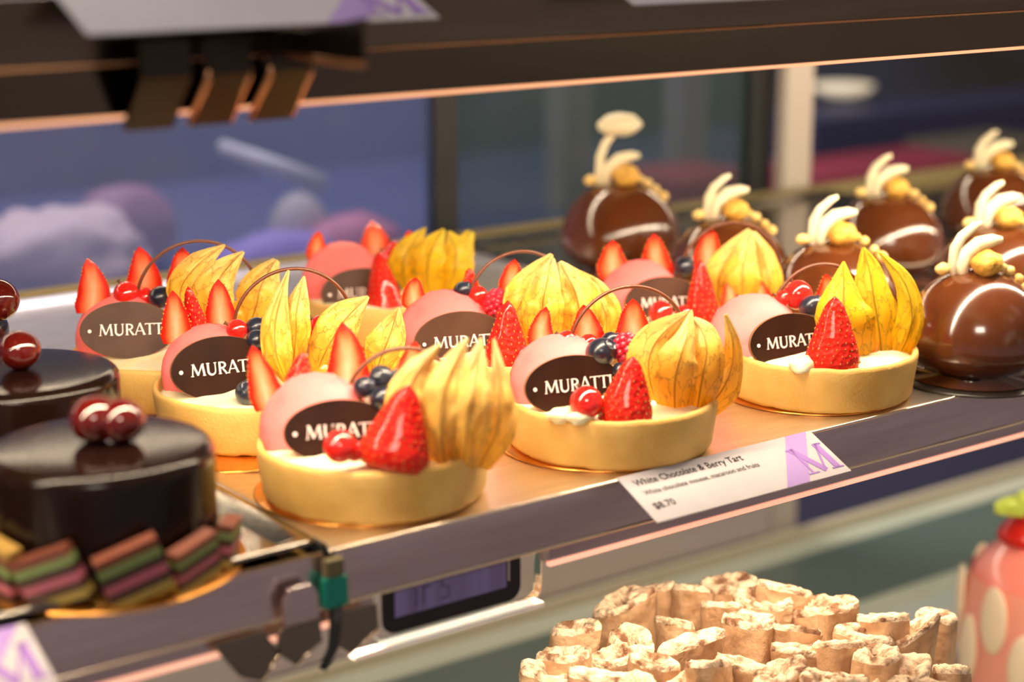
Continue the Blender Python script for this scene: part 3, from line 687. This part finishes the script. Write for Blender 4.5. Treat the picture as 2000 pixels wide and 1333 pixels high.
# ---------------------------------------------------------------- price cards
def card(name, x0, w, ztop, label, full=True, ypos=459.6):
    d = V((0, -22.0, -10.3)); h = d.length; dy = d.normalized(); nn = V((1, 0, 0)).cross(-dy)     # nn faces up and out
    o = V((x0, ypos-.8, ztop+.8))
    T = lambda u, q, e: o+V((1, 0, 0))*u+dy*q+nn*(e+.4)
    t = thing('price_card', (x0+w/2, ypos, ztop), label, 'price card', 'price cards on the rails')
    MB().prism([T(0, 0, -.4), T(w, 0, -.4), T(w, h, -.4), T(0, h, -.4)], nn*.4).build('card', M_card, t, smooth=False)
    hk = MB(); hk.prism([T(2, 1, -.5), T(w-2, 1, -.5), T(w-2, h-1, -.5), T(2, h-1, -.5)], -nn*.5)
    hk.build('clear_holder', M_acr, t, smooth=False)
    Tt = lambda u, q, e: T(u, h-q, e)               # y up from the lower edge
    mb = MB(); s = [(.862, 0), (.976, 0), (.772, 1), (.652, 1)]
    mb.prism([T(u*w, v*h, .02) for u, v in s], nn*.08).build('purple_stripe', M_purple, t, smooth=False)
    mb = MB()
    def Tm(x, y, e): return T(x, y, e+.12)
    mx0, mx1, my0, my1 = .80*w, .985*w, .87*h, .29*h
    X = lambda u: mx0+(mx1-mx0)*u
    Y = lambda u: my0+(my1-my0)*u
    for pts, wd_ in [([(.14, .0), (.14, 1)], 1.0), ([(.10, 1), (.52, .02)], 2.9), ([(.50, .04), (.86, 1)], .9), ([(.84, 1), (.86, 0)], 2.9),
                     ([(0, .02), (.30, .02)], .7), ([(.70, .02), (1.02, .02)], .7), ([(-.02, .98), (.18, .98)], .7), ([(.78, .98), (1.0, .98)], .7)]:
        ribbon(mb, [(X(a), Y(b)) for a, b in pts], wd_*w/93, Tm, .08)
    mb.build('logo_letter', M_purple2, t, smooth=False)
    if full:
        Tx = lambda x, y, e: T(x, h-y, e)
        mb = MB(); put_text(mb, 'White Chocolate & Berry Tart', Tx, .045*w, h*(1-.255), .54*w, 3.1, .012)
        put_text(mb, 'White chocolate mousse, macaroon and fruits', Tx, .052*w, h*(1-.46), .575*w, 2.3, .004)
        put_text(mb, '$8.70', Tx, .043*w, h*(1-.76), .10*w, 3.1, .015)
        mb.build('printed_text', M_ink, t, smooth=False)
    return t
card('price_card', 386.4, 96, 0, 'white price card of the berry tarts with black text and purple letter')
card('price_card', 76, 94, 0, 'white price card cut off at the lower left, before the dark glazed cake', False)
card('price_card', 189, 109, 174.5, 'white price card on the upper shelf rail above the metal clips', False)
card('price_card', 372, 93, 175.6, 'white price card at the top edge, right one on the upper rail', False)

# ---------------------------------------------------------------- clips under the rails
def clip(x0, x1, label):
    t = thing('shelf_clip', ((x0+x1)/2, 446, 140), label, 'clip', 'metal clips hanging from the upper rail')
    th = 1.2; prof = [(458.5, 162), (446, 162), (446, 152), (459, 137.8)]
    mb = MB(); mb.grid([[(x, y, z) for x in (x0, x1)] for y, z in prof]); mb.grid([[(x, y-(th if i else 0), z-(0 if i < 3 else 1)) for x in (x1, x0)] for i, (y, z) in enumerate(prof)])
    mb.build('clip_plate', M_clip, t, smooth=False)
    for xx in ((x0, x1) if x0 > 210 else ()):
        mb = MB(); mb.tube([(xx, 445.3, 153.5), (xx, 446.2, 151), (xx, 452, 144.8), (xx, 458.6, 137.4)], [.5, .95, .95, .95], 8)
        mb.build('clip_edge', M_clipedge, t)
    return t
clip(227.5, 240.2, 'dark bent metal clip under the upper rail, left one of the glint-tinted pair')
clip(246.8, 260, 'dark bent metal clip under the upper rail, right one of the glint-tinted pair')
clip(207, 222, 'dark bent metal clip under the upper rail, left of the glint-tinted pair')
bt = thing('rail_bracket', (251, 458, 156), 'dark flat bracket plate jutting from the upper rail below the white card', 'bracket')
MB().prism([(250.4, 458.5, 156.5), (250.4, 402, 156.8), (250.4, 402, 169), (250.4, 437, 162.8), (250.4, 458.5, 163)], (1.4, 0, 0)).build('bracket_plate', M_rail_u, bt, smooth=False)
MB().tube([(251, 458, 156.5), (251, 402, 156.8)], 1.0, 8).build('bracket_edge', mat('brown_copper', (.42, .20, .09), .4, 1), bt)
def hexclip(px, tongue, Y, label, edges):
    P = [on_y(x, y, Y) for x, y in px]; t = thing('shelf_clip', P[0], label, 'clip', 'pointed steel clips under the middle rail')
    MB().prism(P, (0, 1.6, 0)).build('clip_plate', M_clip2, t, smooth=False)
    if tongue: bevel(MB().prism([on_y(x, y, Y) for x, y in tongue], (0, 1.2, 0)).build('clip_tongue', M_rail, t, smooth=False), .3)
    mb = MB(); mb.tube([P[i]+V((0, -.2, 0)) for i in edges], .42, 8); mb.build('clip_edge', M_edge, t)
M_clip2 = mat('brushed_clip_steel', (.26, .23, .18), .3, 1)
hexclip([(662, 1204), (679, 1194), (736, 1182), (740, 1229), (683, 1279), (652, 1260)], None, 454.5, 'pointed steel clip under the middle rail, beside the lilac display', [3, 4, 5])
hexclip([(545, 1239), (560, 1228), (625, 1210), (629, 1250), (578, 1302), (547, 1281)], [(557, 1226), (553, 1180), (566, 1152), (607, 1140), (622, 1160), (626, 1208)], 454.5, 'pointed steel clip under the middle rail, between teal plug and olive clip', [3, 4])
hexclip([(415, 1262), (515, 1236), (548, 1275), (512, 1333), (470, 1325)], None, 456, 'wide olive steel clip under the middle rail, left of the pointed pair', [2, 3])
t = thing('cable_plug', (270, 455, -12), 'teal plastic plug with a dark cable at the rail joint', 'plug')
bevel(MB().box((264.5, 453.6, -17), (273, 457, -7)).build('plug_body', M_teal, t, smooth=False), .5)
bevel(MB().box((265.5, 454, -7), (272, 457, -1)).build('plug_neck', mat('olive_plastic', (.10, .085, .04), .4), t, smooth=False), .5)
MB().tube([(269, 455, -17), (268.6, 455, -24), (267.5, 455, -31), (263.5, 455, -37)], [2.2, 2, 1.8, 1.4], 10).build('cable', M_dark, t)

# ---------------------------------------------------------------- thermometer display under the rail
t = thing('temperature_display', (322, 461, -38), 'digital display with lilac screen in clear acrylic under the middle rail', 'display')
def rrect(x0, x1, z0, z1, r, y):
    out = []
    for cx_, cz_, s0 in ((x1-r, z0+r, 270), (x1-r, z1-r, 0), (x0+r, z1-r, 90), (x0+r, z0+r, 180)):
        out += [(cx_+r*cos(radians(s0+i*15)), y, cz_+r*sin(radians(s0+i*15))) for i in range(7)]
    return out
bevel(MB().prism(rrect(288, 356.5, -38.5, -14, 5, 462.6), (0, 3, 0)).build('acrylic_case', M_acr, t, smooth=False), .4)
MB().prism(rrect(290.5, 346.5, -35.2, -14, 5, 461.6), (0, .9, 0)).build('black_panel', M_blackp, t, smooth=False)
MB().box((295, 461.0, -29.5), (340, 461.6, -17)).build('screen', M_lcd, t, smooth=False)
mb = MB(); Tg = lambda x, z, e: V((x, 460.95-e, z))
for pts in ([(303, -27.5), (303.2, -21)], [(305.8, -27.5), (306, -21)], [(305.8, -21.5), (309, -21.5)], [(316, -19.5), (313.5, -19.5), (313.5, -23), (316, -23), (316, -27), (313.2, -27)]):
    ribbon(mb, pts, .55, Tg, .08)
mb.build('screen_digits', M_seg, t, smooth=False)
MB().box((341, 461.2, -27.5), (341.5, 461.7, -15)).build('panel_line', M_post, t, smooth=False)
bevel(MB().prism(rrect(279, 356.8, -40.8, -38.9, .9, 461.2), (0, 4, 0)).build('acrylic_foot', mat('frosted_acrylic', (.95, .94, .92), .35, sss=.2), t, smooth=False), .3)

# ---------------------------------------------------------------- dark glazed cakes
def allsort(C, ang, r, w, h, tilt, roll, parent, seed):
    cols = [(.55, .42, .08), (.05, .02, .015), (.55, .14, .20), (.035, .015, .01), (.22, .30, .09), (.20, .06, .03), (.55, .35, .06)]
    rd = random.Random(seed); k = rd.randint(0, 2); mb = MB()
    rot = Matrix.Rotation(ang, 3, 'Z') @ Matrix.Rotation(tilt, 3, 'Y') @ Matrix.Rotation(roll, 3, 'X')
    n = 6; c0 = C+V((cos(ang)*r, sin(ang)*r, 1.6+h*.5*cos(roll)+w*.18*abs(sin(roll))))
    for i in range(n):
        z0, z1 = -h/2+h*i/n, -h/2+h*(i+1)/n; vs = []
        for z in (z0, z1):
            for x, y in ((-2.5, -w/2), (2.5, -w/2), (2.5, w/2), (-2.5, w/2)): vs.append(c0+rot @ V((x, y, z)))
        mb.add(vs, [(0, 3, 2, 1), (4, 5, 6, 7), (0, 1, 5, 4), (1, 2, 6, 5), (2, 3, 7, 6), (3, 0, 4, 7)], (i+k) % len(cols))
    mb.build('striped_wafer', ALLM, parent, smooth=False)
ALLM = [mat('wafer_layer_%d' % i, c, .45, sss=.1) for i, c in enumerate([(.30, .22, .05), (.05, .02, .015), (.36, .09, .13), (.035, .015, .01), (.15, .21, .07), (.13, .035, .018), (.30, .18, .04)])]
def choc_cake(x, y, label, blabel, cherries, waf):
    C = V((x, y, 0))
    b = MB().lathe((x, y, 0), [(0, 0), (42.2, 0), (43, .6), (42.2, 1.2), (0, 1.2)], 72).build('cake_board', M_gold, None, (x, y, 0)); tag(b, blabel, 'cake board', 'gold boards under the dark cakes')
    R = thing('chocolate_cake', (x, y, 1.2), label, 'cake', 'dark glazed round cakes')
    P = [(0, 0), (33.8, 0), (34.3, 1), (34.5, 8), (34.5, 32)]+[(30.5+4*cos(radians(a)), 33.5+4*sin(radians(a))) for a in range(0, 91, 15)]+[(20, 37.8), (8, 38), (.01, 38)]
    MB().lathe((x, y, 1.2), P, 96).build('glazed_body', M_glaze, R)
    for (px, py, r) in cherries:
        c = on_h(px, py, C.dot(HF)); c.z = 39.2+r*.92; mb = MB(); mb.sphere(c, r, 0, 32, 20, (1, 1, .94)); mb.build('cherry', M_cherry, R)
    for i, (ang, w, h, roll, tilt) in enumerate(waf): allsort(C, radians(ang), 38.2, w, h, tilt, radians(roll), R, i)
    return R
choc_cake(209, 491, 'nearest dark glazed round cake, two cherries on top, striped wafers round its foot',
          'gold cake board under the nearest dark glazed cake', [(184, 800, 7.6), (236, 812, 7.2)],
          [(-166, 17, 17, -8, .1), (-137, 19, 16, 22, .12), (-102, 19, 17, 18, .1), (-72, 16, 14, 12, .1), (-40, 14, 13, -5, .1), (-196, 17, 17, 10, .1)])
choc_cake(222, 588, 'dark glazed round cake behind the nearest one, single cherry at its middle',
          'gold cake board under the dark glazed cake second from the front', [(38, 690, 7.4)], [(-60, 16, 15, 10, .1), (-10, 15, 14, -8, .1), (-110, 16, 15, 12, .1)])
choc_cake(218, 682, 'dark glazed round cake cut off by the left edge, farthest back of the dark ones',
          'gold cake board under the dark glazed cake farthest back', [(-4, 640, 9)], [])

# ---------------------------------------------------------------- brown domes
def dome(p, s, label, blabel, seed, spread=1.0):
    x, y = p; C = V((x, y, 0)); rnd = random.Random(seed)
    b = MB().lathe((x, y, 0), [(0, 0), (33, 0), (33.6, .6), (33, 1.2), (0, 1.2)], 64).build('cake_board', mat('black_board', (.02, .015, .012), .3) if seed == 1 else bpy.data.materials['black_board'], None, (x, y, 0)); tag(b, blabel, 'cake board', 'dark boards under the brown domes')
    R = thing('chocolate_dome', (x, y, 1.2), label, 'dome cake', 'brown glazed domes')
    rr, hh = 30*s, 46*s
    P = [(0, 0), (rr*.86, 0), (rr*.93, .6)]+[(rr*cos(radians(a)), hh*.36+(hh*.36 if a < 0 else hh*.64)*sin(radians(a))) for a in range(-60, 90, 6)]+[(.01, hh)]
    MB().lathe((x, y, 1.2), P, 80).build('glazed_dome', M_milk, R)
    T = C+V((0, 0, 1.2+hh)); w = lambda u, z, v=0: T+RT*u*s+HF*v*s+V((0, 0, z*s))
    sp = spread
    q_ = 1.35 if seed == 4 else 1
    MB().tube([w(-10, -5), w(-11, 3), w(-10.5, 9*q_), w(-8, 14*q_), w(-3*sp, 18.5*q_), w(0*sp, 20*q_)], [1.5, 2.2, 2.4, 2.2, 1.8, 1.0], 12).build('white_curl', M_white, R)
    MB().tube([w(-7, -4, -2), w(-7.5, 2, -2), w(-6, 7, -1), w(-1, 11), w(5, 12.5), w(9, 12.8)], [1.8, 2.6, 3.2, 3.2, 2.6, 1.2], 12).build('white_curl', M_white, R)
    if seed == 4: MB().sphere(w(-1, 28, 0), 7.5*s, 0, 20, 14, (1.7, 1, .75), .1, .5, 2).build('white_blossom', M_white, R)
    MB().sphere(w(2, 3.4, -5), 6.2*s, 0, 24, 16, (1.15, 1, .9), .14, .45, seed).build('golden_nut', M_nut, R)
    MB().sphere(w(-15, .2, 0), 2.9*s, 0, 16, 12, (1.4, 1, .9), .1, .5, seed).build('golden_bead', M_bead, R)
    for i, (u, z, r) in enumerate(((9.5, 1.2, 1.9), (13, -.8, 2.3), (17, -4.0, 2.1), (20.5, -7.6, 2.8))):
        MB().sphere(w(u, z, rnd.uniform(-3, 1)), r*s, 0, 16, 12, (1.1, 1, 1), .12, .5, seed+i).build('golden_bead', M_bead, R)
    return R
def apex(x, y): p = on_z(x, y, 47); return (p.x, p.y)
DOMES = [((1912, 528), 1.0, 'brown glazed dome at the front right edge of the picture, nearest the rail', 'front right'),
         ((1633, 470), 1.0, 'brown glazed dome half hidden by the bright yellow husk', 'second of the front row'),
         ((1425, 422), 1.0, 'brown glazed dome behind the tart with the thin arch, slender split curls', 'third of the front row'),
         ((1213, 368), 1.08, 'brown glazed dome farthest left of all, alone above the middle tarts', 'far left end'),
         ((1955, 438), 1.0, 'brown glazed dome behind the front right one, cut by the right edge', 'behind the front right one'),
         ((1738, 378), 1.0, 'brown glazed dome in the second row, round golden nut upright between the others', 'middle of the second row'),
         ((1945, 325), 1.0, 'brown glazed dome farthest back at the right edge', 'farthest back at the right')]
for i, (a, s, lb, bl) in enumerate(DOMES): dome(apex(*a), s, lb, 'dark board under the brown dome, '+bl, i+1)

# ---------------------------------------------------------------- meringue cake on the lower shelf
CM = V((454, 449, -249.7))
R = thing('meringue_cake', CM, 'tall round cake covered in toasted meringue sticks on the lower shelf', 'cake')
MB().lathe(CM, [(0, 0), (80, 0), (82, 4), (80, 60), (78, 115), (60, 128), (.01, 132)], 64).build('cake_body', M_merside, R)
tops = [(1126,1218),(1216,1165),(1283,1142),(1354,1142),(1425,1132),(1534,1142),(1634,1175),(1420,1175),(1316,1208),(1235,1241),(1463,1203),(1553,1222),(1639,1251),(1724,1199),(1786,1222),(1829,1194),(1192,1275),(1102,1270),(1083,1302),(1169,1312),(1278,1284),(1382,1289),(1350,1243),(1568,1262),(1525,1306),(1600,1318),(1468,1296),(1658,1319),(1715,1270),(1857,1300),(1430,1335),(1240,1325),(1490,1160),(1590,1175),(1690,1230),(1770,1300),(1330,1330),(1100,1345),(1560,1345),(1720,1345),(1820,1350)]
def stick(top, r, ln, seed):
    rnd = random.Random(seed); ex = 1+rnd.uniform(.1, .7); ra = rnd.uniform(0, pi); mb = MB()
    tl = V((rnd.uniform(-.12, .12), rnd.uniform(-.12, .12), 1)).normalized(); cut = V((rnd.uniform(-.35, .35), rnd.uniform(-.45, .1), 0))
    n = 30; R2 = Matrix.Rotation(ra, 3, 'Z')
    def ring(k, dz, amp=.10, cutk=1):
        out = []
        for j in range(n):
            a = 2*pi*j/n
            f = k*(1+amp*noise.noise(V((cos(a)*1.8, sin(a)*1.8, seed*3.1)))*2+amp*.5*noise.noise(V((cos(a)*6, sin(a)*6, dz*.3+seed))))
            p = R2 @ V((cos(a)*r*ex*f, sin(a)*r*f/ex**.3, 0)); zz = cut.dot(p)*cutk
            out.append(V(top)+p+V((0, 0, zz))+tl*(dz+.9*noise.noise(V((cos(a)*5, sin(a)*5, seed+dz)))))
        return out
    mb.grid([ring(.95, -ln, cutk=0), ring(1, -ln*.5, cutk=.3), ring(1.0, -4), ring(1.0, -1.4)], 1, True)
    mb.grid([ring(1.0, -1.4), ring(.96, .2), ring(.85, 1.3, .2), ring(.70, .9, .35), ring(.55, .2, .5), ring(.42, -1.6, .6), ring(.25, -4.2, .5), ring(.01, -5)], 0, True)
    mb.build('meringue_stick', [M_mer, M_merside], R)
for i, (x, y) in enumerate(tops):
    rnd = random.Random(i*13+5); z = -81+rnd.uniform(-5, 4); p = on_z(x, y+8, z)
    stick(p, rnd.uniform(7.0, 9.5), rnd.uniform(42, 55), i+1)

# pink cake at the lower right corner
PC = on_h(2050, 1180, 905); PX, PY = PC.x, PC.y
R = thing('pink_cake', (PX, PY, -250), 'pink glazed cake with strawberry and pale almond petals at the lower right corner', 'cake')
M_pink = mat('pink_glaze', (.90, .27, .22), .3, sss=.3, sc=.006, coat=.6)
M_almond = mat('almond_petal', (.86, .70, .52), .5, sss=.2, sc=.003)
zt = on_h(1990, 1045, 905).z
MB().lathe((PX, PY, -250), [(0, 0), (44, 0), (46, 4), (46, zt+250-40), (43, zt+250-22)], 64).build('cake_side', mat('pink_mousse', (.88, .36, .28), .45, sss=.3, sc=.006), R)
P = [(43*cos(radians(a)), zt+250-30+30*sin(radians(a))) for a in range(0, 90, 9)]+[(.01, zt+250)]
MB().lathe((PX, PY, -250), P, 64).build('glazed_top', M_pink, R)
for i in range(16):
    a = 2*pi*i/16; c = V((PX+cos(a)*47, PY+sin(a)*47, zt-38-(i % 2)*22)); rt = Matrix.Rotation(a, 3, 'Z')
    MB().sphere(c, 1, 0, 16, 12, (2.4, 8.5, 19), rot=rt).build('almond_petal', M_almond, R)
strawberry(R, 'strawberry', on_h(2008, 1060, 905), on_h(2018, 985, 905), 17, 'skin', .9, seeds=False)
for (x, y), (x2, y2) in (((2005, 1000), (1942, 992)), ((2005, 1000), (1990, 965)), ((2010, 1000), (2060, 975))):
    mb = MB(); a, b = on_h(x, y, 885), on_h(x2, y2, 885); petal(mb, [a, (a+b)/2+V((0, 0, 1.5)), b], [4.0, 5.5, 2.5], 3)
    o = mb.build('green_leaf', mat('strawberry_leaf', (.50, .62, .08), .4, sss=.1), R); so = o.modifiers.new('s', 'SOLIDIFY'); so.thickness = .0012

# ---------------------------------------------------------------- rear doors, post and the room behind
YD = 872
def door_glass(name, col, fac, rough=.12):
    q = bpy.data.materials.new(name); q.use_nodes = True; nt = q.node_tree; b = B(q)
    b.inputs['Base Color'].default_value = (*col, 1); b.inputs['Roughness'].default_value = rough
    tr = N(q, 'ShaderNodeBsdfTransparent'); tr.inputs['Color'].default_value = (.80, .82, .94, 1); mi = N(q, 'ShaderNodeMixShader'); mi.inputs[0].default_value = fac
    L(q, b.outputs[0], mi.inputs[1]); L(q, tr.outputs[0], mi.inputs[2]); L(q, mi.outputs[0], nt.nodes['Material Output'].inputs['Surface']); return q
xa, xb, xc = 597, 868, 892
t = thing('sliding_door', (300, YD, -250), 'blue tinted glass rear door left of the dark frame', 'door')
bx('glass_pane', (-500, YD, -260), (xa-8, YD+5, 420), door_glass('blue_glass', (.10, .14, .34), .68), t)
bx('door_frame', (xa-8, YD-3, -260), (xa+8, YD+8, 420), M_dark, t)
t = thing('sliding_door', (730, YD+8, -250), 'teal tinted glass rear door between dark frame and pale post', 'door')
bx('glass_pane', (xa+8, YD+8, -260), (xb-16, YD+13, 420), door_glass('teal_glass', (.045, .075, .085), .55), t)
bx('door_frame', (xb-16, YD+4, -260), (xb+4, YD+16, 420), M_dark, t)
post = bx('support_post', (871, 862, -256), (897, 872, 420), M_post, None, 1.2); tag(post, 'pale vertical post at the back of the case', 'post')

bx('floor', (-2500, -1800, -1000), (5000, 3400, -990), mat('shop_floor', (.30, .25, .25), .5), kind='structure')
t = bx('lower_back_panel', (-500, 860, -243), (868, 861.5, -6), noisy(mat('mauve_panel', (.44, .37, .38), .45), (.50, .42, .36), 3), None); tag(t, 'mauve grey panel behind the lower shelf, left of the pale post', 'panel')
W = bx('wall_back', (-2500, 2600, -990), (5000, 2650, 1800), noisy(mat('back_wall', (.10, .12, .20), .7), (.07, .06, .05), 1.2, .45, .6), kind='structure')
ctr = bx('back_counter', (-600, 1080, -990), (2400, 1700, -92), mat('counter', (.09, .10, .22), .4), None, 3); tag(ctr, 'blue grey counter seen through the rear glass doors', 'counter')
# blurred things on the back counter
def blob(name, pts, col, label, cat, Y, r, sc3=(1, 1, 1), bump=.12, rough=.6, n=1):
    x, y = pts; p = on_y(x, y, Y); p.z = -92+r*sc3[2]*.98; o = MB().sphere(p, r, 0, 32, 20, sc3, bump, .35, int(x)).build(name, mat(name+'_icing', col, rough), None, p); tag(o, label, cat); return o
blob('iced_cake', (110, 530), (.98, .76, .68), 'pale pinkish cake blurred behind the blue glass at the far left', 'cake', 1180, 56, (1.2, 1, .72), .2)
blob('cream_pot', (585, 445), (.62, .56, .46), 'cream coloured pot blurred behind the blue glass', 'pot', 1200, 30, (.8, .8, 1.15), .0)
blob('lilac_cake', (545, 520), (.42, .30, .80), 'lilac cake blurred behind the blue glass, above the left tarts', 'cake', 1150, 34, (1.6, 1, .75), .1)
blob('pink_pastry', (690, 490), (.75, .22, .30), 'pink pastry blurred behind the farthest tart', 'pastry', 1150, 26, (1.6, 1, 1.1), .1)
blob('pink_pastry', (240, 410), (.42, .20, .26), 'dull pink pastry blurred high behind the blue glass', 'pastry', 1300, 30, (1.5, 1, 1.2), .1)
rod = MB(); a, b = on_y(430, 285, 1160), on_y(630, 362, 1100); rod.tube([a, a.lerp(b, .5), b], [5, 7, 8], 16)
o = rod.build('white_rod', mat('white_enamel', (.85, .82, .74), .4)); tag(o, 'white rod blurred behind the blue glass, slanting down to a bright end', 'rod')
# open area right of the post
for (x0, y0, x1, y1, Y, col, nm, lb, ct) in [(1600, 342, 1900, 380, 1150, (.26, .035, .07), 'red_box', 'dark red box blurred right of the pale post', 'box'),
        (1590, 235, 2100, 300, 1400, (.035, .04, .10), 'navy_box', 'navy box blurred behind the red box', 'box'),
        (1330, 352, 1480, 395, 1150, (.50, .06, .10), 'red_box', 'small red box blurred behind the brown domes, left of the post', 'box'),
        (1900, 290, 2060, 350, 1150, (.10, .09, .07), 'grey_box', 'grey box blurred at the right edge behind the domes', 'box')]:
    p, q_ = on_y(x0, y0, Y), on_y(x1, y1, Y)
    o = bx(nm, (p.x, Y, -92), (q_.x, Y+90, p.z), mat(nm+'_card_'+str(x0), col, .5), None, 3); tag(o, lb, ct)
p = on_y(1645, 190, 1500)
o = MB().lathe(p, [(0, 0), (14, 1), (30, 6), (38, 14), (36, 15), (20, 8), (0, 6)], 40).build('white_bowl', mat('white_glaze', (.95, .85, .65), .3, emit=(1, .85, .6), es=.5), None, p)
o.name = 'lamp_shade'; tag(o, 'cream glowing lamp shade blurred right of the pale post', 'lamp')
for x, c in ((1130, (.34, .30, .24)), (1360, (.40, .34, .32))):
    p = on_y(x, 240, 1300); o = bx('pillar', (p.x-16, 1300, -92), (p.x+16, 1330, 420), mat('pillar_paint_%d' % x, c, .6)); tag(o, 'pale pillar blurred behind the teal glass, '+('left one' if x < 1200 else 'right one'), 'pillar')
